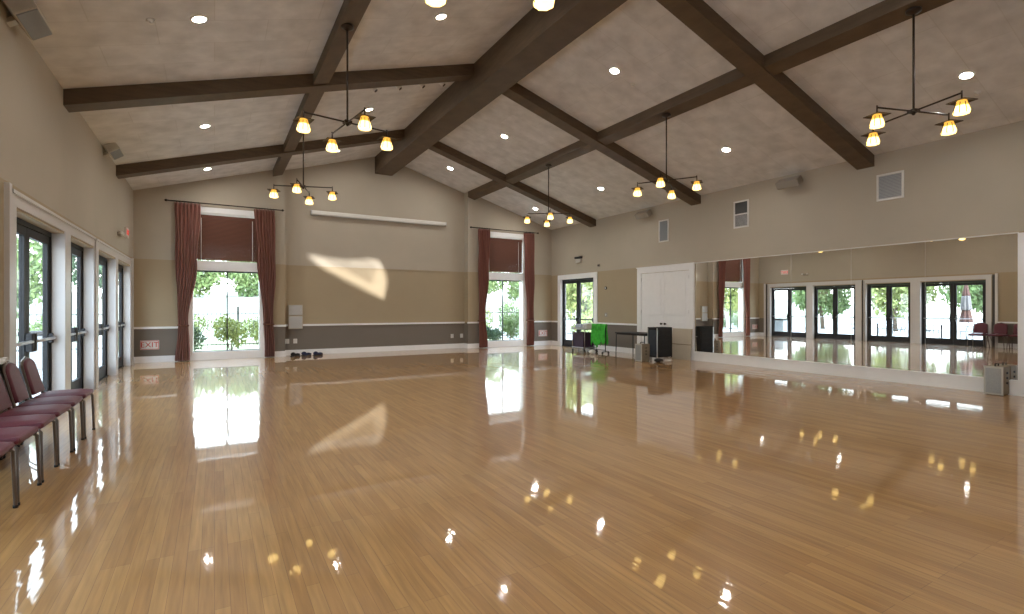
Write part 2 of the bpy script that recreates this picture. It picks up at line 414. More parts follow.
# chair rails, baseboards, colour strip
def rail(name, boxes, m='white'):
    b = B()
    for q in boxes: b.box(*q)
    return struct(b.build(name, m))
T, Z0, Z1 = .03, RZ - .055, RZ
rail('trim_8', [(XL, WIN[0][0] - .12, YF - T, YF, Z0, Z1), (WIN[0][1] + .12, XA + T, YF - T, YF, Z0, Z1)])
rail('trim_9', [(XA, XB, YC - T, YC, Z0, Z1)])
rail('trim_10', [(XB - T, WIN[1][0] - .12, YF - T, YF, Z0, Z1), (WIN[1][1] + .12, XR, YF - T, YF, Z0, Z1)])
rail('trim_11', [(XR - T, XR, 11.40, 13.27, Z0, Z1), (XR - T, XR, 15.53, YF - T, Z0, Z1)])
rail('trim_12', [(XL, XL + T, 5.8, 6.80, Z0, Z1), (XL, XL + T, YB, -2.6, Z0, Z1)])
rail('trim_13', [(XA, XB, YC - .012, YC, CZ - .02, CZ + .01)], 'wall_mid')
T = .025
rail('baseboard_far', [(XL, WIN[0][0] - .12, YF - T, YF, 0, .16), (WIN[0][1] + .12, XA + T, YF - T, YF, 0, .16), (XA, XB, YC - T, YC, 0, .16), (XA, XA + T, YF, YC, 0, .16),
                       (XB - T, WIN[1][0] - .12, YF - T, YF, 0, .16), (WIN[1][1] + .12, XR, YF - T, YF, 0, .16), (XB - T, XB, YF, YC, 0, .16)])
rail('baseboard_right', [(XR - T, XR, 11.40, 13.27, 0, .16), (XR - T, XR, 15.53, YF - T, 0, .16), (XR - T, XR, YB, 2.4, 0, .16)])
rail('baseboard_left', [(XL, XL + T, 5.8, 6.80, 0, .16), (XL, XL + T, 15.70, YF - T, 0, .16)])

# far windows
def far_window(name, w):
    x0, x1 = w; cx = (x0 + x1) / 2; root = senty(name, (cx, YF, 0)); hw = (x1 - x0) / 2
    f = B()
    f.box(-hw - .12, -hw, -.03, 0, 0, 4.0); f.box(hw, hw + .12, -.03, 0, 0, 4.0); f.box(-hw - .14, hw + .14, -.04, 0, 3.97, 4.12)
    f.box(-hw, hw, .0, .14, 0, .22); f.box(-hw, hw, .0, .10, 2.42, 2.68); f.box(-hw, hw, 0, .14, 3.93, 3.97)
    f.box(-hw, -hw + .03, 0, .25, .22, 3.97); f.box(hw - .03, hw, 0, .25, .22, 3.97)
    f.build('window_frame', 'white', root)
    m = B(); m.box(-.016, .016, .09, .13, .24, 2.40); m.box(-hw + .03, hw - .03, .09, .13, 2.38, 2.42); m.box(-hw + .03, hw - .03, .09, .13, .22, .24)
    m.build('mullion', 'iron', root)
    g = B(); g.box(-hw + .03, hw - .03, .105, .112, .24, 2.38); g.build('glass_pane', 'glass', root)
    g = B(); g.box(-hw + .03, hw - .03, .105, .112, 2.68, 3.93); g.build('glass_pane', 'glass', root)
    bl = thing('window_blind', 'brown woven blind pulled over the top of the %s far window' % ('left' if cx < 4 else 'right'), 'blind', (cx, YF + .035, 2.70), 0, 'woven window blinds')
    s = B(); nz = 36; H = 1.22
    for k in range(nz):
        z = k * H / nz; s.box(-hw + .045, hw - .045, -.006 - .006 * (k % 2), .006, z, z + H / nz * .96)
    s.build('blind_slats', 'blind', bl)
    v = B(); v.box(-hw + .04, hw - .04, -.03, .02, H - .09, H); v.build('head_rail', 'blind', bl)
    for xx in (-.61, .62):
        q = B(); q.tube([(xx, -.02, .02), (xx, -.02, H - .09)], .008, 6); q.build('blind_cord', 'plate', bl)
    # rod
    rd = thing('curtain_rod', 'thin dark curtain rod above the %s far window' % ('left' if cx < 4 else 'right'), 'curtain rod', (cx, YF - .12, 4.20), 0, 'curtain rods')
    r = B(); r.tube([(-1.36, 0, 0), (1.36, 0, 0)], .016, 8); r.build('rod', 'bronze', rd)
    for s_ in (-1, 1):
        q = B(); q.ball((s_ * 1.385, 0, 0), .034); q.build('finial', 'bronze', rd)
        q = B(); q.tube([(s_ * 1.1, 0, 0), (s_ * 1.1, .12, 0)], .012, 6); q.build('bracket', 'bronze', rd)
    return cx
def curtain(cx, prof, tie, label, seed):
    """prof: list of (z, x0, x1) from top to bottom"""
    rnd = random.Random(seed); root = thing('curtain', label, 'curtain', (cx, YF - .12, 0), 0, 'rust patterned curtains')
    b = B(); nu, nz = 60, 50; uvl = b.bm.loops.layers.uv.new('UVMap'); ph = [rnd.uniform(-.4, .4) for _ in range(12)]
    grid = []
    zt, zb = prof[0][0], prof[-1][0]
    for j in range(nz + 1):
        z = zt + (zb - zt) * j / nz
        for (za, a0, a1), (zc, c0, c1) in zip(prof, prof[1:]):
            if zc <= z <= za: t = (za - z) / (za - zc); t = t * t * (3 - 2 * t); x0 = a0 + (c0 - a0) * t; x1 = a1 + (c1 - a1) * t; break
        wd = x1 - x0; row = []
        for i in range(nu + 1):
            u = i / nu
            amp = .038 + .02 * (1 - min(1, wd / .5))
            y = amp * math.sin(u * 2 * PI * 7 + ph[int(u * 6)] * .3 + .4 * math.sin(z * 1.3 + seed)) + .01 * math.sin(z * 3 + u * 9)
            row.append(b.bm.verts.new((x0 + wd * u + .01 * math.sin(z * 4 + u * 12), y, z)))
        grid.append(row)
    for j in range(nz):
        for i in range(nu):
            f = b.bm.faces.new((grid[j][i], grid[j][i + 1], grid[j + 1][i + 1], grid[j + 1][i])); f.smooth = True
            for lp, (uu, vv) in zip(f.loops, ((i, j), (i + 1, j), (i + 1, j + 1), (i, j + 1))): lp[uvl].uv = (uu / nu, vv / nz * 4)
    o = b.build('drape', 'curtain', root)
    sm = o.modifiers.new('s', 'SOLIDIFY'); sm.thickness = .004
    t0, t1 = tie[1], tie[2]
    q = B(); q.prism([(t0 - .01, -.07, tie[0] - .02), (t1 + .01, -.07, tie[0] - .035), (t1 + .01, -.07, tie[0] + .0), (t0 - .01, -.07, tie[0] + .02)], (0, .012, 0)); q.box(t0 - .018, t0 - .008, -.07, .1, tie[0] - .02, tie[0] + .02); q.box(t1 + .008, t1 + .018, -.07, .1, tie[0] - .03, tie[0] + .01)
    q.build('tieback', 'blind', root)
    for k in range(7):
        rg = B()
        xx = prof[0][1] + (prof[0][2] - prof[0][1]) * (k + .5) / 7
        rg.tube([(xx + .0, .024 * math.cos(a), 4.20 + .024 * math.sin(a)) for a in [2 * PI * i / 10 for i in range(11)]], .004, 4, cap=False)
        rg.build('curtain_ring', 'bronze', root)
far_window('window_1', WIN[0]); far_window('window_2', WIN[1])
c1, c2 = .30, 9.04
curtain(c1, [(4.17, -1.20, -.62), (2.6, -1.18, -.70), (.98, -1.12, -.90), (.02, -1.20, -.86)], (.95, -1.12, -.90), 'rust curtain gathered at left of the left far window', 1)
curtain(c1, [(4.17, .66, 1.18), (2.6, .74, 1.20), (.98, .90, 1.14), (.02, .92, 1.18)], (.95, .90, 1.14), 'rust curtain hanging at right of the left far window', 2)
curtain(c2, [(4.17, -1.10, -.64), (2.6, -1.08, -.70), (.98, -1.06, -.84), (.02, -1.06, -.74)], (.95, -1.06, -.84), 'rust curtain gathered at left of the right far window', 3)
curtain(c2, [(4.17, .78, 1.22), (2.6, .84, 1.22), (.98, .94, 1.18), (.02, .90, 1.20)], (.95, .94, 1.18), 'rust curtain hanging at right of the right far window', 4)

# ------------------------------------------------------------ beams
def beam_part(name, pts, ext, label, group):
    return tag(B().prism(pts, ext).build(name, 'beam'), label, 'ceiling beam', group)
beam_part('ridge_beam', [(4.44, YB, 5.72), (5.0, YB, 5.72), (5.0, YB, ceil_z(5.0) + .04), (XM, YB, ceil_z(XM) + .02), (4.44, YB, ceil_z(4.44) + .04)], (0, YC - YB - .005, 0),
          'massive dark brown ridge beam running the length of the ceiling', None)
PW, PD = .125, .19
for cx, lab in ((1.56, 'dark lengthwise beam halfway up the left ceiling slope'), (7.72, 'dark lengthwise beam halfway up the right ceiling slope')):
    s = 1 if cx < XM else -1
    lo = lambda x, d: ceil_z(x) - d
    beam_part('purlin_beam', [(cx - PW, YB, lo(cx - PW, PD)), (cx + PW, YB, lo(cx + PW, PD)), (cx + PW, YB, ceil_z(cx + PW) + .03), (cx - PW, YB, ceil_z(cx - PW) + .03)], (0, YF - YB - .005, 0), lab, 'lengthwise beams')
RY = [(.95, 'rafter'), (5.12, 'nearest'), (9.22, 'middle'), (13.5, 'farthest')]
for cy, nm in RY:
    if nm == 'rafter': continue
    for side in (0, 1):
        xa, xb = (XL, 4.44) if side == 0 else (5.0, XR)
        D = .22; hw = .155
        if nm == 'nearest' and side == 0: continue
        pts = [(xa, cy - hw, ceil_z(xa) - D), (xb, cy - hw, ceil_z(xb) - D), (xb, cy - hw, ceil_z(xb) + .03), (xa, cy - hw, ceil_z(xa) + .03)]
        beam_part('rafter_beam', pts, (0, 2 * hw, 0), '%s dark rafter beam crossing the %s ceiling slope' % (nm, 'left' if side == 0 else 'right'), 'rafter beams')

# ------------------------------------------------------------ downlights
first = None
CX = [(-.16, 'lower left slope'), (2.95, 'upper left slope'), (6.40, 'upper right slope'), (9.59, 'lower right slope')]
CY = [(-1.0, ''), (3.07, 'nearest'), (7.15, 'second'), (11.3, 'third'), (14.75, 'farthest')]
for cx, sl in CX:
    for cy, row in CY:
        if first is None:
            r = thing('downlight', '', 'recessed light', group='recessed downlights')
            q = B(); q.lathe((0, 0, 0), [(.072, -.012), (.095, -.012), (.1, 0), (.1, .004), (.072, .004)], 24, cap=False); q.build('trim_ring', 'plate', r)
            q = B(); q.lathe((0, 0, 0), [(.071, -.006), (.071, .002)], 24); q.build('lens', 'can', r)
            first = r
        else: r = copytree(first)
        r.location = (cx, cy, ceil_z(cx) - .004); s = 1 if cx < XM else -1
        r.rotation_euler = (0, -s * math.atan(SL), 0)
        r['label'] = 'glowing round downlight, %s in the row on the %s' % (row or 'one behind the camera', sl)

# ------------------------------------------------------------ chandeliers
def chandelier():
    r = thing('chandelier', '', 'chandelier', group='four-armed chandeliers')
    q = B(); q.lathe((0, 0, 0), [(.085, -.002), (.085, -.03), (.05, -.045), (.02, -.06)], 20); q.build('canopy', 'bronze', r)
    HZ = -1.30
    q = B(); q.tube([(0, 0, -.05), (0, 0, HZ)], .013, 8); q.build('rod', 'bronze', r)
    q = B(); q.box(-.05, .05, -.05, .05, HZ - .02, HZ + .02, 0, .006); q.lathe((0, 0, HZ), [(.012, -.05), (.03, -.02)], 8); q.build('hub', 'bronze', r)
    for k in range(4):
        a = k * PI / 2; d = Vector((math.cos(a), math.sin(a), 0)); e = d * .57
        q = B(); q.tube([d * .03 + Vector((0, 0, HZ)), e + Vector((0, 0, HZ))], .011, 6); q.tube([e + Vector((0, 0, HZ + .025)), e + Vector((0, 0, HZ - .085))], .010, 6)
        arm = q.build('arm', 'bronze', r)
        z = HZ - .085
        q = B(); q.lathe(e, [(.02, z + .012), (.145, z - .014), (.145, z - .022), (.02, z + .0)], 4, rot=a + PI / 4, smooth=False, cap=False)
        sh = q.build('shade_roof', 'bronze', r)
        q = B(); q.lathe(e, [(.048, z - .008), (.055, z - .032), (.066, z - .07)], 8, rot=a + PI / 8, smooth=False, cap=False); q.build('upper_glass', 'amber', sh)
        q = B(); q.lathe(e, [(.066, z - .07), (.084, z - .135), (.078, z - .16), (.03, z - .172), (.001, z - .174)], 8, rot=a + PI / 8, smooth=False, cap=False); q.build('lower_glass', 'shade', sh)
        q = B()
        for i in range(8):
            t = a + PI / 8 + i * PI / 4; c_, s_ = math.cos(t), math.sin(t)
            q.tube([e + Vector((c_ * .056, s_ * .056, z - .03)), e + Vector((c_ * .067, s_ * .067, z - .07)), e + Vector((c_ * .085, s_ * .085, z - .135)), e + Vector((c_ * .079, s_ * .079, z - .16))], .004, 4)
        q.build('leading', 'bronze', sh)
    return r
ch = None
for (x, y, dz, rz, lab) in [(1.54, 7.0, 0, math.radians(9), 'four-lamp chandelier nearest in view on the left beam'),
                            (1.58, 11.2, 0, math.radians(-20), 'four-lamp chandelier farther back on the left beam'),
                            (7.72, 3.0, 0, math.radians(-18), 'large four-lamp chandelier nearest on the right beam'),
                            (7.70, 7.1, -.10, math.radians(32), 'middle four-lamp chandelier on the right beam'),
                            (7.70, 11.2, 0, math.radians(-30), 'farthest four-lamp chandelier on the right beam'),
                            (1.58, 2.97, 0, math.radians(18), 'chandelier cut by the top edge of the photo, only two lamps showing'),
                            ]:
    ch = chandelier() if ch is None else copytree(ch)
    ch.location = (x, y, ceil_z(x) - PD); ch.rotation_euler = (0, 0, rz); ch['label'] = lab

# ------------------------------------------------------------ track spots behind the middle left rafter
tr = thing('spotlight_track', 'short track of four tiny spotlights behind the middle left rafter', 'track light', (0, 9.74, 0))
q = B(); q.prism([(1.9, -.02, ceil_z(1.9) - .03), (4.2, -.02, ceil_z(4.2) - .03), (4.2, -.02, ceil_z(4.2) - .002), (1.9, -.02, ceil_z(1.9) - .002)], (0, .04, 0)); q.build('track', 'plate', tr)
for x in (2.62, 3.10, 3.58, 4.02):
    z = ceil_z(x); q = B(); q.tube([(x, 0, z - .02), (x, 0, z - .08)], .01, 6); q.tube([(x - .02, 0, z - .07), (x + .05, -.03, z - .14)], [.04, .055], 10); h = q.build('spot_head', 'plate', tr)
    q = B(); q.tube([(x + .05, -.03, z - .141), (x + .055, -.032, z - .147)], .038, 10); q.build('spot_lens', 'bronze', h)
for i, (x, y, lab) in enumerate(((-.64, 7.17, 'tiny white sprinkler head on the lower left ceiling slope'), (6.87, 7.17, 'tiny white sprinkler head on the upper right ceiling slope'), (10.07, 3.09, 'tiny white sprinkler head near the large chandelier'))):
    q = B(); s = 1 if x < XM else -1
    q.lathe((0, 0, 0), [(.045, 0), (.045, -.008), (.02, -.015), (.012, -.04), (.025, -.045)], 14)
    o = q.build('ceiling_sprinkler', 'plate', None, (x, y, ceil_z(x) - .001), (0, -s * math.atan(SL), 0)); tag(o, lab, 'sprinkler', 'ceiling sprinklers')

# ------------------------------------------------------------ wall speakers
def wall_speaker(loc, rot, lab, sc=1, m='spk', mg='spkg'):
    r = thing('wall_speaker', lab, 'speaker', loc, 0, 'wall speakers'); r.rotation_euler = rot; r.scale = (sc,) * 3
    q = B(); q.box(-.11, .11, -.28, .28, -.085, .085, 0, .015); q.build('cabinet', m, r)
    q = B(); q.box(-.095, .095, -.265, .265, -.097, -.083, 0, .004); q.build('grille', mg, r)
    q = B(); q.box(-.2, -.12, -.05, .05, -.02, .02); q.build('bracket', m, r)
    return r
wall_speaker((XL + .15, 6.92, 4.36), (0, math.radians(-35), 0), 'large pale wall speaker at the top left corner of the photo')
wall_speaker((XL + .15, 12.0, 4.36), (0, math.radians(-35), 0), 'small pale speaker high on the left wall near the far rafter', .9)
wall_speaker((XR - .21, 6.55, 4.17), (0, math.radians(35), PI), 'taupe speaker under the ceiling between two right wall vents', .9, 'spkt', 'spkt')
wall_speaker((XR - .21, 10.95, 4.17), (0, math.radians(35), PI), 'taupe speaker under the ceiling beside the farthest vent', .9, 'spkt', 'spkt')

# ------------------------------------------------------------ vents on the right wall
def vent(y0, y1, z0, z1, split, lab, ms='vent'):
    r = thing('wall_vent', lab, 'air vent', (XR, (y0 + y1) / 2, (z0 + z1) / 2), 0, 'right wall vents')
    w, h = (y1 - y0) / 2, (z1 - z0) / 2
    q = B(); t = .035
    q.box(-.02, 0, -w, w, -h, -h + t); q.box(-.02, 0, -w, w, h - t, h); q.box(-.02, 0, -w, -w + t, -h + t, h - t); q.box(-.02, 0, w - t, w, -h + t, h - t)
    if split: q.box(-.02, 0, -w + t, w - t, -.015, .015)
    q.build('vent_frame', 'plate', r)
    q = B(); n = int(h * 2 / .03)
    for k in range(n):
        z = -h + t + (2 * h - 2 * t) * (k + .5) / n
        q.prism([(-.012, -w + t, z - .008), (-.012, w - t, z - .008), (-.004, w - t, z + .008), (-.004, -w + t, z + .008)], (-.002, 0, 0), 1 if split and z > 0 else 0)
    q.box(-.003, 0, -w + t, w - t, -h + t, h - t, 2)
    q.build('slats', [ms, 'ventd', 'ventd' if split else 'ventm'], r)
vent(4.47, 4.92, 3.47, 3.98, False, 'squarish pale vent high on the right wall, nearest the large chandelier')
vent(7.66, 8.07, 3.37, 4.03, True, 'tall vent with dark upper half on the right wall')
vent(10.16, 10.53, 3.30, 3.93, False, 'grey tall vent above the white double door, farthest on the right wall', 'ventm')

# ------------------------------------------------------------ mirrors
ML = [(2.90, 4.14), (4.14, 5.38), (5.38, 6.62), (6.62, 7.86), (7.86, 9.22)]
for i, (a, c_) in enumerate(ML):
    r = thing('wall_mirror', 'tall wall mirror panel, %s counted from the white double door' % ['fifth', 'fourth', 'third', 'second', 'first'][i], 'mirror', (XR, (a + c_) / 2, .24), 0, 'wall mirror panels')
    h = (c_ - a) / 2
    q = B(); q.box(-.012, 0, -h + .002, h - .002, 0, 2.36); q.build('mirror_glass', 'mirror', r)
    q = B(); q.box(-.020, 0, -h, h, 2.36, 2.38); q.box(-.013, -.0, h - .002, h, 0, 2.36); q.build('edge_channel', 'plate', r)
rail('trim_14', [(XR - .055, XR, 2.90, 9.24, 0, .22), (XR - .075, XR, 2.90, 9.24, .22, .24)])
rail('trim_15', [(XR - .06, XR, 2.62, 2.90, 0, 2.60)])

# ------------------------------------------------------------ projection screen case on far wall
r = thing('projector_screen', 'long white roll-up projection screen case high on the far wall', 'projection screen', (4.68, YC - .09, 4.28))
q = B(); q.box(-2.17, 2.17, -.055, .055, -.06, .06, 0, .02); q.build('screen_case', 'plate', r)
for s in (-1, 1):
    q = B(); q.box(s * 2.17 - .015, s * 2.17 + .015, -.06, .06, -.065, .065, 0, .006); q.build('end_cap', 'vent', r)
    q = B(); q.box(s * 1.8 - .03, s * 1.8 + .03, .05, .09, -.05, .05); q.build('mounting_bracket', 'vent', r)
q = B(); q.box(-2.1, 2.1, -.02, .02, -.075, -.058); q.build('bottom_bar', 'vent', r)

# ------------------------------------------------------------ wall boxes and plates
def electric(z0, z1, lab):
    r = thing('electrical_box', lab, 'electrical box', (2.07, YC, z0), 0, 'stacked grey wall boxes'); h = z1 - z0
    q = B(); q.box(-.20, .20, -.09, 0, 0, h, 0, .006); q.build('box_body', 'wall_hi', r)
    q = B(); q.box(-.18, .18, -.098, -.09, .02, h - .02, 0, .004); d = q.build('box_door', 'vent', r)
    q = B(); q.box(.13, .15, -.105, -.098, h / 2 - .03, h / 2 + .03); q.build('latch', 'steel', d)
electric(1.18, 1.50, 'upper of the two grey boxes on the far wall')
electric(.78, 1.17, 'lower of the two grey boxes on the far wall, across the chair rail')
def outlet(x, y, z, lab, sw=False):
    r = thing('wall_outlet', lab, 'outlet', (x, y, z), 0, 'wall outlets')
    q = B(); q.box(-.055, .055, -.008, 0, -.07, .07, 0, .003); q.build('cover_plate', 'plate', r)
    for s in (-1, 1):
        q = B(); q.box(-.02, .02, -.011, -.008, s * .028 - .016, s * .028 + .016, 0, .002); q.build('socket', 'casing', r)
outlet(2.07, YC, .42, 'white outlet plate under the grey wall boxes')
outlet(1.83 + .02, YC, .42, 'small outlet plate in the corner left of the grey wall boxes')
outlet(7.13, YC, .43, 'left of the two outlets near the right far window')
outlet(7.49, YC, .43, 'right of the two outlets near the right far window')
def floor_exit(x, lab, rz=0):
    r = thing('exit_sign', lab, 'exit sign', (x, YF, .45), 0, 'low exit signs')
    q = B(); q.box(-.20, .20, -.02, 0, -.12, .12, 0, .005); q.build('sign_plate', 'plate', r)
    q = B()
    for bx in ((-.19, .19, -.023, -.02, .10, .112), (-.19, .19, -.023, -.02, -.112, -.10), (-.19, -.178, -.023, -.02, -.10, .10), (.178, .19, -.023, -.02, -.10, .10)): q.box(*bx)
    q.build('border', 'red', r)
    text_part('EXIT', .19, 'lettering', 'red', r, (0, -.022, 0), (PI / 2, 0, 0))
floor_exit(-1.44, 'low EXIT sign near the floor in the far left corner')
floor_exit(10.72, 'low EXIT sign near the floor right of the right far window')
# exit sign and emergency light on the left wall, high over the farthest doors
r = thing('exit_sign', 'red EXIT sign high on the left wall above the farthest doors, seen in the mirror', 'exit sign', (XL, 14.6, 3.14))
q = B(); q.box(0, .05, -.18, .18, -.11, .11, 0, .006); q.build('sign_case', 'plate', r)
text_part('EXIT', .17, 'lettering', 'redlit', r, (.053, 0, 0), (PI / 2, 0, PI / 2))
r = thing('emergency_light', 'small beige emergency light high on the left wall beside the exit sign', 'emergency light', (XL, 13.6, 2.98))
q = B(); q.box(0, .06, -.10, .10, -.04, .04, 0, .008); q.build('light_case', 'spkt', r)
for s in (-1, 1): q = B(); q.tube([(.03, s * .12, .03), (.09, s * .12, .02)], .035, 10); q.build('lamp_head', 'plate', r)
# over right glass door
r = thing('emergency_light', 'black-topped emergency light above the glass door on the right wall', 'emergency light', (XR, 14.25, 3.12))
q = B(); q.box(-.07, 0, -.14, .14, -.12, .02, 0, .008); q.build('light_case', 'spk', r)
q = B(); q.box(-.10, 0, -.17, .17, .03, .09, 0, .008); q.build('lamp_hood', 'black', r)
r = thing('wall_sensor', 'small dark box on the wall above the right corner of the glass door', 'door sensor', (XR, 13.2, 2.83))
q = B(); q.box(-.03, 0, -.05, .05, -.05, .05, 0, .01); q.build('case', 'spkt', r)
q = B(); q.box(-.036, -.03, -.03, .03, -.02, .02); q.build('lens', 'black', r)
for z, m, lab, nm in ((2.06, 'bronze', 'dark round thermostat on the tan wall left of white door', 'thermostat'), (1.18, 'spkt', 'taupe switch plate just above the chair rail on right wall', 'light_switch')):
    r = thing(nm, lab, nm.replace('_', ' '), (XR, 12.84, z))
    if nm == 'thermostat':
        q = B(); q.tube([(0, 0, 0), (-.03, 0, 0)], .05, 16); q.build('dial', m, r); q = B(); q.tube([(-.03, 0, 0), (-.036, 0, 0)], .03, 12); q.build('dial_face', 'steel', r)
    else:
        q = B(); q.box(-.008, 0, -.07, .07, -.07, .07, 0, .003); q.build('cover_plate', m, r); q = B(); q.box(-.016, -.008, -.015, .015, -.03, .03); q.build('toggle', 'plate', r)

# ------------------------------------------------------------ banquet chairs
def chair():
    r = thing('banquet_chair', '', 'chair', group='maroon chairs lined along the left wall')
    q = B(); nx, ny = 8, 8; bm = q.bm
    q.box(-.20, .24, -.215, .215, .425, .475, 0, .02)
    top = [[None] * 9 for _ in range(9)]
    for i in range(9):
        for j in range(9):
            u, v = i / 4 - 1, j / 4 - 1; k = (1 - u ** 4) * (1 - v ** 4)
            top[i][j] = bm.verts.new((.02 + u * .215, v * .21, .468 + .028 * max(0, k) ** .5))
    for i in range(8):
        for j in range(8): bm.faces.new((top[i][j], top[i + 1][j], top[i + 1][j + 1], top[i][j + 1])).smooth = True
    q.build('seat', 'maroon', r)
    def bx(z): return -.20 - (z - .45) * .235
    # backrest: rounded top panel, tilted
    q = B(); out = []
    zs = [.50, .60, .70, .78]
    for z in zs: out.append((.190 - (z - .5) * .06, z))
    for a in range(1, 8): t = a / 8 * PI / 2; out.append((.173 * math.cos(t), .78 + .085 * math.sin(t)))
    prof = [(-y, z) for y, z in out] + [(0, .866)] + [(y, z) for y, z in out[::-1]]
    fr = [q.bm.verts.new((bx(z) + .028, y, z)) for y, z in prof]; mid = [q.bm.verts.new((bx(z) + .04, y * .86, .52 + (z - .52) * .93)) for y, z in prof]; bk = [q.bm.verts.new((bx(z) - .012, y, z)) for y, z in prof]
    nn = len(prof)
    for i in range(nn):
        j = (i + 1) % nn
        q.bm.faces.new((fr[i], fr[j], bk[j], bk[i])).smooth = True; q.bm.faces.new((fr[i], mid[i], mid[j], fr[j])).smooth = True
    q.bm.faces.new(mid); q.bm.faces.new(bk)
    q.build('backrest', 'maroon', r)
    path = [(bx(.42) + .0, .205, .42)] + [(bx(z) + .004, y + .012, z) for y, z in out] + [(bx(.866) + .004, 0, .880)] + [(bx(z) + .004, -y - .012, z) for y, z in out[::-1]] + [(bx(.42), -.205, .42)]
    q = B(); q.tube(path, .012, 8); q.build('back_frame', 'chrome', r)
    for s in (-1, 1):
        q = B(); q.tube([(.20, s * .20, .43), (.225, s * .215, .40), (.235, s * .235, .02), (.235, s * .235, 0)], .012, 8); l = q.build('leg', 'chrome', r)
        q = B(); q.tube([(.235, s * .235, .0), (.235, s * .235, .02)], .015, 8); q.build('foot_cap', 'black', l)
        q = B(); q.tube([(-.19, s * .205, .43), (-.205, s * .21, .30), (-.27, s * .23, 0)], .012, 8); l = q.build('leg', 'chrome', r)
        q = B(); q.tube([(-.27, s * .23, .0), (-.266, s * .229, .02)], .015, 8); q.build('foot_cap', 'black', l)
    q = B()
    q.tube([(-.19, -.205, .415), (-.19, .205, .415)], .010, 6); q.tube([(.20, -.20, .415), (.20, .20, .415)], .010, 6)
    for s in (-1, 1):
        q.tube([(-.19, s * .20, .415), (.20, s * .20, .415)], .010, 6); q.tube([(.05, s * .2, .41), (-.235, s * .218, .16)], .007, 6)
    q.build('seat_frame', 'chrome', r)
    return r
cc = None
names = ['farthest maroon chair in the row along the left wall', 'second farthest maroon chair in the left wall row', 'third maroon chair from the far end of the left row',
         'fourth maroon chair from the far end of the left row', 'fifth maroon chair from the far end, cut by the photo edge', 'nearest maroon chair, at the left edge, mostly out of frame']
for i, lab in enumerate(names):
    cc = chair() if cc is None else copytree(cc)
    cc.location = (-1.435, 7.24 - .53 * i, 0); cc.rotation_euler = (0, 0, math.radians((0, 1.5, -1, 1, -1.5, 1)[i])); cc['label'] = lab

# ------------------------------------------------------------ portable speakers on the floor
def pa(loc, lab):
    r = thing('portable_speaker', lab, 'speaker', loc, 0, 'portable floor speakers')
    q = B(); q.box(0, .28, 0, .235, .01, .46, 0, .012); q.build('cabinet', 'tanside', r)
    q = B(); q.box(-.014, .0, -.002, .237, .008, .462, 0, .004); q.build('front_rim', 'spk', r)
    q = B(); q.box(-.022, -.012, .022, .213, .035, .435, 0, .004); q.build('grille', 'grille', r)
    q = B(); q.tube([(.06, .117, .455), (.06, .117, .50), (.20, .117, .50), (.20, .117, .455)], .010, 6); q.build('handle', 'black', r)
    q = B()
    for z in (.36, .28, .20): q.tube([(.14, 0.002, z), (.14, -.015, z)], .018, 10)
    q.build('knob', 'black', r)
    for x in (.03, .25):
        for y in (.03, .205): q = B(); q.lathe((x, y, 0), [(.015, 0), (.015, .012)], 8); q.build('rubber_foot', 'black', r)
pa((10.81, 3.0, 0), 'small box speaker with pale grille at the near end of the mirrors')
pa((9.56, 9.64, 0), 'small box speaker with pale grille on the floor beside the black table')

# ------------------------------------------------------------ black folding table
r = thing('folding_table', 'thin black folding table standing left of the black equipment case', 'table', (0, 0, 0))
tx0, tx1, ty0, ty1, tz = 9.90, 10.60, 9.89, 11.05, .71
r.location = ((tx0 + tx1) / 2, (ty0 + ty1) / 2, 0); hx, hy = (tx1 - tx0) / 2, (ty1 - ty0) / 2
q = B(); q.box(-hx, hx, -hy, hy, tz - .03, tz, 0, .006); q.build('tabletop', 'rack', r)
q = B(); q.box(-hx + .03, hx - .03, -hy + .03, hy - .03, tz - .06, tz - .03); q.build('apron', 'rack', r)
for sx in (-1, 1):
    for sy in (-1, 1): q = B(); q.tube([(sx * (hx - .03), sy * (hy - .03), tz - .04), (sx * (hx - .02), sy * (hy - .02), 0)], .014, 8); q.build('leg', 'black', r)

# ------------------------------------------------------------ black equipment case on casters
r = thing('equipment_cart', 'tall black equipment case on casters in front of the white double door', 'equipment cart', (10.27, 9.70, 0))
q = B(); q.box(-.27, .27, -.16, .16, .10, .86, 0, .01); q.build('case_body', 'rack', r)
q = B(); q.box(-.276, -.27, -.13, .13, .14, .82, 0); q.build('side_panel', 'rackside', r)
for sx in (-1, 1):
    for sy in (-1, 1):
        q = B(); q.box(sx * .27 - .012, sx * .27 + .012, sy * .16 - .012, sy * .16 + .012, .09, .87); q.build('edge_rail', 'steel' if sx < 0 else 'rack', r)
        q = B(); q.tube([(sx * .22 - .015, sy * .12, .035), (sx * .22 + .015, sy * .12, .035)], .034, 14); q.box(sx * .22 - .02, sx * .22 + .02, sy * .12 - .01, sy * .12 + .01, .05, .10); q.build('caster', 'steel', r)
q = B(); q.box(-.28, .28, -.17, .17, .86, .89, 0, .006); q.build('lid', 'rack', r)
for k in range(5): q = B(); q.box(-.22, .22, -.172, -.16, .18 + k * .13, .29 + k * .13, 0, .004); q.build('rack_unit', 'rack', r)
q = B(); q.tube([(.275, -.06, .60), (.31, -.06, .60), (.31, .06, .60), (.275, .06, .60)], .008, 6); q.build('handle', 'steel', r)
q = B(); q.ball((0, 0, .05), .12, (1.2, .8, .42), 3)
for v in q.bm.verts: v.co += Vector((.012 * math.sin(v.co.y * 40), .01 * math.sin(v.co.x * 35), 0)); v.co.z = max(0.001, v.co.z)
tag(q.build('cloth_pouch', 'rack', None, (9.93, 9.42, 0)), 'small black bag lying in front of the equipment case', 'bag')
q = B()
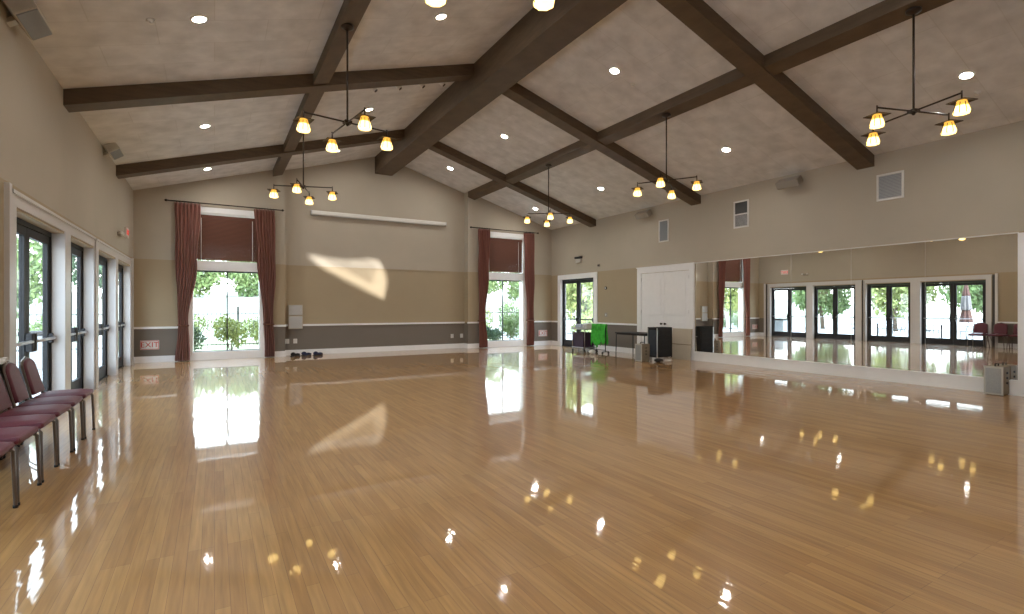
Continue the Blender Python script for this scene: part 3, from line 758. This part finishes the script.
pts = [(.13 * math.cos(t) * (1 - t * .012), .08 * math.sin(t) * (1 - t * .01), .012 + .003 * t) for t in [k * .35 for k in range(56)]]
q.tube(pts, .008, 6); tag(q.build('cable_coil', 'plate', None, (10.22, 9.36, 0)), 'white cable coiled on the floor under the black case', 'cable')
# beige board leaning on white door
r = thing('leaning_board', 'plain beige board leaning on the white double door', 'board', (10.98, 9.62, 0))
q = B(); q.box(-.015, .015, -.33, .33, 0, .84, 0, .004); q.build('board_panel', 'ply', r, None, (0, math.radians(5), 0))
q = B(); q.box(-.02, -.015, -.33, .33, .40, .42); q.build('board_seam', 'tanside', r, None, (0, math.radians(5), 0))

# ------------------------------------------------------------ carts by the glass door
r = thing('utility_cart', 'grey metal cart holding a dark purple bin beside the glass door', 'cart', (10.25, 12.88, 0))
for sx in (-1, 1):
    for sy in (-1, 1):
        q = B(); q.tube([(sx * .24, sy * .31, .08), (sx * .24, sy * .31, .84)], .012, 8); p = q.build('upright', 'steel', r)
        q = B(); q.tube([(sx * .24 - .014, sy * .31, .04), (sx * .24 + .014, sy * .31, .04)], .04, 14); q.box(sx * .24 - .02, sx * .24 + .02, sy * .31 - .012, sy * .31 + .012, .05, .09); q.build('caster', 'black', r)
q = B(); q.box(-.26, .26, -.33, .33, .72, .745, 0, .005); q.box(-.26, -.25, -.33, .33, .745, .79); q.box(.25, .26, -.33, .33, .745, .79); q.build('top_shelf', 'steel', r)
q = B(); q.box(-.26, .26, -.33, .33, .14, .16, 0, .005); q.build('bottom_shelf', 'steel', r)
q = B(); q.tube([(-.24, -.31, .84), (.24, -.31, .84)], .012, 8); q.tube([(-.24, .31, .84), (.24, .31, .84)], .012, 8); q.build('push_handle', 'steel', r)
r = thing('storage_bin', 'dark purple fabric bin standing on the cart bottom shelf', 'bin', (10.22, 12.90, .162))
q = B(); q.prism([(-.20, -.24, 0), (.20, -.24, 0), (.20, .24, 0), (-.20, .24, 0)], (0, 0, .02)); 
q.prism([(-.20, -.26, .0), (-.22, -.29, .46), (-.22, .29, .46), (-.20, .26, 0)], (.012, 0, 0)); q.prism([(.20, -.26, .0), (.22, -.29, .46), (.22, .29, .46), (.20, .26, 0)], (-.012, 0, 0))
q.prism([(-.20, -.26, .0), (-.22, -.29, .46), (.22, -.29, .46), (.20, -.26, 0)], (0, .012, 0)); q.prism([(-.20, .26, .0), (-.22, .29, .46), (.22, .29, .46), (.20, .26, 0)], (0, -.012, 0))
q.build('bin_body', 'purple', r)
q = B(); q.ball((0, 0, .40), .2, (.95, 1.2, .4), 3); q.build('bin_contents', 'purple', r)
def towel(loc, lab, m, n=3, sc=1):
    r = thing('folded_towel', lab, 'towel', loc, random.uniform(-.2, .2), 'folded cloths on the cart')
    for k in range(n): q = B(); q.box(-.11 * sc, .11 * sc, -.14 * sc, .14 * sc, k * .035, k * .035 + .033, 0, .012); q.build('fold', m, r)
towel((10.20, 13.02, .747), 'pale blue folded cloth pile on the cart top shelf', 'cloth', 4)
towel((10.22, 12.68, .747), 'white folded cloth pile on the cart top nearest the green cloth', 'plate', 5)
def bottle(loc, m, lab):
    r = thing('spray_bottle', lab, 'bottle', loc, 0)
    q = B(); q.lathe((0, 0, 0), [(.035, 0), (.038, .01), (.038, .12), (.015, .16), (.015, .18)], 14); q.build('bottle_body', m, r)
    q = B(); q.box(-.05, .02, -.012, .012, .18, .205, 0, .004); q.build('nozzle', 'black', r)
bottle((10.42, 12.80, .747), 'cloth', 'pale blue spray bottle at the back of the cart top')
# green cloth rack
r = thing('garment_rack', 'low wheeled rack buried under bright green cloths', 'rack', (10.24, 12.12, 0))
for sy in (-1, 1):
    q = B(); q.tube([(0, sy * .27, .07), (0, sy * .27, .89)], .014, 8); q.tube([(-.13, sy * .27, .07), (.13, sy * .27, .07)], .012, 8); q.build('end_frame', 'black', r)
    for sx in (-1, 1): q = B(); q.tube([(sx * .12 - .012, sy * .27, .034), (sx * .12 + .012, sy * .27, .034)], .034, 12); q.build('caster', 'black', r)
q = B(); q.tube([(0, -.27, .89), (0, .27, .89)], .012, 8); q.tube([(0, -.27, .12), (0, .27, .12)], .010, 8); q.build('cross_bar', 'black', r)
def drape(y0, y1, zl, zr, lab, seed):
    rnd = random.Random(seed); q = B(); nu, nv = 16, 26; rows = []
    for j in range(nv + 1):
        t = j / nv * 2 - 1; row = []
        for i in range(nu + 1):
            u = i / nu; y = y0 + (y1 - y0) * u
            L = (zl if t < 0 else zr) * (1 + .08 * math.sin(u * 7 + seed)); drop = max(0, abs(t) - .08) / .92 * L
            x = math.copysign(min(abs(t) / .08, 1) * .022 + .06 * drop, t) if t else 0
            x += (.026 * math.sin(u * 26 + seed * 2) * min(1, drop * 4)) + math.copysign(.012, t if t else 1)
            row.append(q.bm.verts.new((10.24 + x, y + .015 * math.sin(drop * 8 + u * 5), .91 - drop + .004 * math.sin(u * 20))))
        rows.append(row)
    for j in range(nv):
        for i in range(nu): q.bm.faces.new((rows[j][i], rows[j][i + 1], rows[j + 1][i + 1], rows[j + 1][i])).smooth = True
    o = q.build('green_cloth', 'green'); o.modifiers.new('s', 'SOLIDIFY').thickness = .006
    tag(o, lab, 'cloth', 'green cloths over the rack')
drape(12.225, 12.47, .62, .5, 'bright green cloth at the left end of the rack', 1)
drape(12.02, 12.21, .67, .55, 'bright green cloth over the middle of the rack', 3)
drape(11.80, 12.00, .58, .6, 'darker-looking green cloth at the right end of the rack', 5)
q = B(); q.ball((0, 0, .06), .12, (.9, 1, .6), 3)
for v in q.bm.verts: v.co += Vector((.015 * math.sin(v.co.y * 30), .012 * math.sin(v.co.x * 35), 0)); v.co.z = max(0.001, v.co.z)
tag(q.build('white_cloth_bundle', 'plate', None, (10.0, 12.18, 0)), 'white cloth bundle on the floor under the green cloths', 'cloth')

# ------------------------------------------------------------ shoes at far wall
def shoe(loc, rz, lab, m):
    r = thing('shoe', lab, 'shoe', loc, rz, 'dark shoes by the far wall')
    q = B(); q.ball((.06, 0, .045), .07, (1.3, .62, .6), 3); q.ball((-.06, 0, .06), .06, (1.2, .62, 1.0), 3)
    for v in q.bm.verts: v.co.z = max(.018, v.co.z)
    q.build('shoe_upper', m, r)
    q = B(); q.box(-.135, .145, -.045, .045, 0, .02, 0, .009); q.build('sole', 'black', r)
shoe((2.02, 15.90, 0), .3, 'leftmost dark shoe on the floor below the grey boxes', 'rack')
shoe((2.33, 15.98, 0), -.3, 'navy shoe with pale sole in the middle of the shoes', 'navy')
shoe((2.64, 15.90, 0), .1, 'rightmost dark shoe on the floor below the grey boxes', 'navy')

# ------------------------------------------------------------ outside
struct(B().box(-60, XL - .3, -30, 80, -.14, -.04).build('floor_patio', 'concrete'))
struct(B().box(XR + .3, 70, -30, 80, -.14, -.04).build('floor_yard', 'concrete'))
struct(B().box(XL - .3, XR + .3, YC + .6, 80, -.14, -.04).build('floor_lawn', 'lawn'))
q = B(); nn = 24; rows = []
for i in range(nn + 1):
    x = -70 + 150 * i / nn
    rows.append([q.bm.verts.new((x, y, z + (.25 * math.sin(x * .2) if z > .5 else 0))) for y, z in ((27, -.05), (34, 1.1), (42, 2.2), (60, 3.0), (80, 3.2))])
for a, c_ in zip(rows, rows[1:]):
    for k in range(4): q.bm.faces.new((a[k], c_[k], c_[k + 1], a[k + 1])).smooth = True
struct(q.build('ground_slope', 'hill'))

def foliage(q, blobs, n, size, rnd, mi=0):
    tot = sum(r ** 2 for _, r, _ in blobs)
    for c_, r, sc in blobs:
        for _ in range(int(n * r * r / tot)):
            d = Vector((rnd.gauss(0, 1), rnd.gauss(0, 1), rnd.gauss(0, 1))).normalized() * r * rnd.uniform(.55, 1.05)
            p = Vector(c_) + Vector((d.x * sc[0], d.y * sc[1], d.z * sc[2]))
            if p.z < .02: p.z = rnd.uniform(.02, .2)
            e = Euler((rnd.uniform(0, 6), rnd.uniform(0, 6), rnd.uniform(0, 6))).to_matrix(); s = size * rnd.uniform(.6, 1.3)
            vs = [q.bm.verts.new(p + e @ Vector(k)) for k in ((-s, 0, 0), (0, -s * .45, s * .1), (s, 0, 0), (0, s * .45, s * .1))]
            q.bm.faces.new(vs)
def tree(x, y, z0, h, w, m, lab, seed, n=1500):
    rnd = random.Random(seed); r = thing('tree', lab, 'tree', (x, y, z0), 0, 'trees beyond the windows')
    q = B(); q.tube([(0, 0, -.2), (.05 * w, .03, h * .35), (0, 0, h * .7)], [h * .03, h * .022, h * .01], 8)
    for k in range(4):
        a = rnd.uniform(0, 6.28); q.tube([(0, 0, h * (.3 + .08 * k)), (math.cos(a) * w * .3, math.sin(a) * w * .3, h * (.5 + .08 * k))], [h * .012, h * .005], 6)
    q.build('trunk', 'bark', r)
    lo = .12 if n < 1400 else .26
    q = B(); bl = [((0, 0, h * (.42 if n < 1400 else .5)), w * .40, (1.1, 1, .9))]
    for k in range(7):
        a = k * .9 + rnd.uniform(-.3, .3); bl.append(((math.cos(a) * w * .3, math.sin(a) * w * .3, h * rnd.uniform(lo, .8)), w * rnd.uniform(.18, .26), (1, 1, .9)))
    foliage(q, bl, n * 2.4, w * .042, rnd); q.build('foliage', m, r)
def bush(x, y, z0, h, w, m, lab, seed, n=700):
    rnd = random.Random(seed); r = thing('bush', lab, 'bush', (x, y, z0), 0, 'bushes outside the windows')
    q = B()
    for k in range(5): a = k * 1.3; q.tube([(0, 0, -.05), (math.cos(a) * w * .25, math.sin(a) * w * .25, h * .6)], [.015, .006], 5)
    q.build('stems', 'bark', r)
    q = B(); bl = [((math.cos(k * 1.2) * w * .25, math.sin(k * 1.2) * w * .2, h * rnd.uniform(.35, .65)), w * rnd.uniform(.25, .34), (1, .8, h / w)) for k in range(5)]
    foliage(q, bl, n * 1.7, .06, rnd); q.build('foliage', m, r)
trees = [(-6.4, 43, 5, 4.6, 'leafc', 'tree on the pale slope at the left side of the left far window'), (-1.5, 43, 4.2, 4.2, 'leafa', 'tree on the pale slope in the left half of the left far window'),
         (2.6, 43, 4.0, 4.2, 'leafa', 'tree on the pale slope in the right half of the left far window'), (9, 44, 6, 4.8, 'leafb', 'tree on the pale slope hidden between the two far windows'),
         (22.6, 44, 4.3, 3.8, 'leafa', 'tree on the pale slope at the left of the right far window'), (27.4, 44, 4.6, 4.2, 'leafa', 'tree on the pale slope at the right of the right far window'),
         (-14, 42, 6, 4.6, 'leafb', 'tree on the slope seen past the patio through the left doors'), (-20, 42, 6.5, 5, 'leafa', 'outermost tree on the slope, left of the patio view'),
         (15, 45, 6, 4.8, 'leafa', 'tree on the slope straight behind the middle of the far wall'), (34, 43, 6, 5, 'leafb', 'tree on the slope beyond the glass door in the right wall')]
side = [(-10.5, 24.5, 5, 4.2, 'leafb', 'yellowish tree beyond the patio end, in the glass of the second left doors'), (-7.2, 26, 4.6, 3.6, 'leafa', 'small tree beyond the fence, in the glass of the nearest left doors'),
        (-14.5, 19.6, 5, 4.2, 'leafa', 'tree across the patio behind the farthest door pair in the mirror'), (-14.5, 15.2, 4.6, 4, 'leafb', 'pale tree across the patio behind the second mirrored door pair'), (-15, 10.8, 5, 4.2, 'leafa', 'tree across the patio behind the third mirrored door pair'),
        (-14.6, 6.4, 5, 4.2, 'leafb', 'broad tree across the patio behind the closed parasol'), (-15, 2, 5, 4, 'leafc', 'tree across the patio outside the right edge of the mirror'),
        (17, 21.5, 4.6, 4, 'leafb', 'yellow green tree outside the right wall glass door'), (20.5, 25, 5.2, 4.4, 'leafa', 'green tree behind the yellow one outside the right glass door')]
for i, (x, y, h, w, m, l) in enumerate(trees): tree(x, y, 2.1, h, w, m, l, i, 1300)
for i, (x, y, h, w, m, l) in enumerate(side): tree(x, y, -.05, h, w, m, l, 50 + i, 1500)
bushes = [(-.75, 18.4, 1.1, 1.0, 'leafc', 'dark green bush at lower left of the left far window'), (.45, 18.9, 1.3, 1.0, 'leafb', 'yellow green bush in the middle of the left far window'), (1.6, 18.5, 1.1, .9, 'leafb', 'low yellow bush at lower right of the left far window'),
          (-.9, 22.4, 1.3, 1.5, 'leafb', 'pale bush beyond the fence in the left far window'), (-2.1, 18.7, 1.0, 1.0, 'leafa', 'bush hidden behind the left curtain of the left window'),
          (1.5, 22.6, 1.2, 1.5, 'leafb', 'second pale bush beyond the fence, right half of the left far window'),
          (9.7, 18.2, .8, .9, 'leafc', 'dark bush at lower left of the right far window'), (10.8, 18.5, 1.3, 1.0, 'leafa', 'green bush in the right half of the right far window'), (12.0, 18.8, 1.9, 1.1, 'leafc', 'taller bush at right of the right far window'),
          (11.2, 22.2, 1.9, 1.5, 'leafb', 'pale bush beyond the fence in the right far window'), (13.1, 22.3, 2.1, 1.6, 'leafa', 'green bush beyond the fence, right of the right far window'),
          (-4.0, 18.6, 1.4, 1.3, 'leafa', 'bush at the end of the patio beyond the left doors'), (-5.8, 18.9, 1.5, 1.4, 'leafb', 'yellow green bush at the patio end beyond the left doors'), (14.2, 17.8, 1.2, 1.4, 'leafb', 'yellow green bush outside the right glass door')]
for i, (x, y, h, w, m, l) in enumerate(bushes): bush(x, y, -.05, h, w, m, l, 90 + i)
# iron fence beyond the bushes
def fence(x0, x1, y, lab, postx):
    r = thing('iron_fence', lab, 'fence', ((x0 + x1) / 2, y, -.04)); L = (x1 - x0) / 2
    q = B(); q.box(-L, L, -.012, .012, 1.22, 1.25); q.box(-L, L, -.012, .012, .15, .18); q.build('rail', 'iron', r)
    q = B(); n = int((x1 - x0) / .13)
    for k in range(n): xx = -L + (k + .5) * (x1 - x0) / n; q.box(xx - .006, xx + .006, -.006, .006, .04, 1.42)
    o = q.build('pickets', 'iron', r); o['kind'] = 'stuff'
    for px in postx: q = B(); q.box(px - r.location.x - .03, px - r.location.x + .03, -.03, .03, 0, 1.5); q.build('post', 'iron', r)
fence(-9, 16, 20.5, 'black iron picket fence across the lawn beyond the far windows', [-8.9, -5.7, -2.5, .72, 3.9, 7.1, 10.3, 13.5])
# patio furniture seen in the mirror
r = thing('patio_umbrella', 'closed rust and white parasol on the patio, seen in the mirror', 'parasol', (-4.8, 8.66, -.04))
q = B(); q.lathe((0, 0, 0), [(.22, 0), (.22, .05), (.05, .09)], 16); q.build('base', 'black', r)
q = B(); q.tube([(0, 0, .05), (0, 0, 2.6)], .02, 8); q.build('pole', 'steel', r)
def fold(z0, z1, r0, r1, m, nm):
    q = B(); n = 32; rings = []
    for j in range(7):
        t = j / 6; z = z0 + (z1 - z0) * t; rr = r0 + (r1 - r0) * t
        rings.append([q.bm.verts.new((rr * (1 + .22 * math.cos(8 * a)) * math.cos(a), rr * (1 + .22 * math.cos(8 * a)) * math.sin(a), z)) for a in [2 * PI * k / n for k in range(n)]])
    for a, b_ in zip(rings, rings[1:]):
        for k in range(n): q.bm.faces.new((a[k], a[(k + 1) % n], b_[(k + 1) % n], b_[k])).smooth = True
    q.bm.faces.new(rings[0][::-1]); q.bm.faces.new(rings[-1]); return q.build(nm, m, r)
fold(.85, 1.35, .20, .13, 'parasolr', 'canopy_skirt'); fold(1.35, 1.95, .17, .12, 'parasolw', 'canopy_middle'); fold(1.95, 2.6, .12, .02, 'parasolr', 'canopy_top')
def ptable(x, y, lab):
    r = thing('patio_table', lab, 'table', (x, y, -.04), 0, 'round patio tables')
    q = B(); q.lathe((0, 0, 0), [(.45, .70), (.46, .715), (.45, .73)], 28); q.build('tabletop', 'steel', r)
    q = B(); q.tube([(0, 0, .03), (0, 0, .70)], .03, 10); q.lathe((0, 0, 0), [(.26, 0), (.26, .02), (.04, .05)], 18); q.build('pedestal', 'black', r)
def pchair():
    r = thing('patio_chair', '', 'chair', group='metal patio chairs')
    q = B(); q.box(-.22, .22, -.22, .22, .42, .445, 0, .01); q.build('seat', 'iron', r)
    q = B(); q.tube([(-.22, -.21, .44), (-.30, -.21, .86), (-.30, .21, .86), (-.22, .21, .44)], .014, 6)
    for k in range(5): yy = -.14 + k * .07; q.tube([(-.22, yy, .44), (-.30, yy, .86)], .006, 5)
    q.build('backrest', 'iron', r)
    for sx in (-1, 1):
        for sy in (-1, 1): q = B(); q.tube([(sx * .20, sy * .20, .43), (sx * .24, sy * .23, 0)], .012, 6); q.build('leg', 'iron', r)
        q = B(); q.tube([(.2, sx * .23, .43), (.2, sx * .24, .65), (-.26, sx * .23, .65)], .011, 6); q.build('armrest', 'iron', r)
    return r
ptable(-5.4, 9.7, 'round patio table near the closed parasol'); ptable(-5.4, 12.2, 'round patio table beyond the second pair of doors')
pc = None
for x, y, a, l in ((-5.9, 9.1, 45, 'metal patio chair left of the parasol table'), (-4.8, 10.2, 215, 'metal patio chair between parasol table and doors'), (-6.0, 10.3, -45, 'metal patio chair on the far side of the parasol table'),
                   (-5.5, 11.4, 90, 'metal patio chair at the near side of the second table'), (-5.4, 13.0, -90, 'metal patio chair at the far side of the second table'), (-6.2, 12.2, 0, 'metal patio chair behind the second table')):
    pc = pchair() if pc is None else copytree(pc); pc.location = (x, y, -.04); pc.rotation_euler = (0, 0, math.radians(a)); pc['label'] = l
r = thing('waste_bin', 'grey square waste bin on the patio outside the farthest doors', 'waste bin', (-3.6, 15.9, -.04))
q = B(); q.box(-.25, .25, -.25, .25, 0, .8, 0, .02); q.build('bin_body', 'spkg', r); q = B(); q.box(-.27, .27, -.27, .27, .8, .9, 0, .02); q.build('bin_lid', 'black', r)

# ------------------------------------------------------------ light
w = bpy.data.worlds.new('World'); S.world = w; w.use_nodes = True; nt = w.node_tree; nt.nodes.clear()
o = N(nt, 'ShaderNodeOutputWorld'); bg = N(nt, 'ShaderNodeBackground'); tc = N(nt, 'ShaderNodeTexCoord'); sp = N(nt, 'ShaderNodeSeparateXYZ'); cr = N(nt, 'ShaderNodeValToRGB')
cr.color_ramp.elements[0].position = 0; cr.color_ramp.elements[0].color = (.95, .98, 1, 1)
cr.color_ramp.elements[1].position = .7; cr.color_ramp.elements[1].color = (.60, .76, 1, 1)
nt.links.new(tc.outputs['Generated'], sp.inputs[0]); nt.links.new(sp.outputs['Z'], cr.inputs[0]); nt.links.new(cr.outputs[0], bg.inputs[0]); nt.links.new(bg.outputs[0], o.inputs[0])
bg.inputs[1].default_value = 2.9
sl = bpy.data.lights.new('sun', 'SUN'); sl.energy = 2.4; sl.angle = math.radians(.7); sl.color = (1, .97, .92)
so = bpy.data.objects.new('sun', sl); COL.objects.link(so); so.rotation_euler = SUN.to_track_quat('-Z', 'Y').to_euler(); so.location = (0, -20, 10)
def portal(loc, rot, sx, sy):
    l = bpy.data.lights.new('portal', 'AREA'); l.shape = 'RECTANGLE'; l.size = sx; l.size_y = sy; l.cycles.is_portal = True
    p = bpy.data.objects.new('portal', l); COL.objects.link(p); p.location = loc; p.rotation_euler = rot
for a, c_ in OPS + FILL_OPS: portal((XL - WT - .02, (a + c_) / 2, DH / 2), (0, -PI / 2, 0), DH, c_ - a)
portal((XR + WT + .02, sum(RD) / 2, 1.23), (0, PI / 2, 0), 2.46, 1.9)
for a, c_ in WIN: portal(((a + c_) / 2, YF + .32, 2.0), (-PI / 2, 0, 0), c_ - a, 4.0)

cam = bpy.data.cameras.new('camera'); co = bpy.data.objects.new('camera', cam); COL.objects.link(co)
cam.sensor_width = 36; cam.lens = 507.15 / 1024 * 36; cam.shift_y = 1.1 / 1024; cam.clip_end = 300
co.location = (0, 0, 1.4); co.rotation_euler = (PI / 2, 0, -.5304); S.camera = co
S.view_settings.view_transform = 'Standard'; S.view_settings.look = 'None'; S.view_settings.gamma = 1; S.view_settings.use_curve_mapping = False
S.view_settings.exposure = 1.45
S.cycles.use_denoising = True; S.cycles.max_bounces = 10; S.cycles.diffuse_bounces = 5; S.cycles.glossy_bounces = 5; S.cycles.transparent_max_bounces = 16
S.cycles.sample_clamp_indirect = 6; S.cycles.blur_glossy = .5
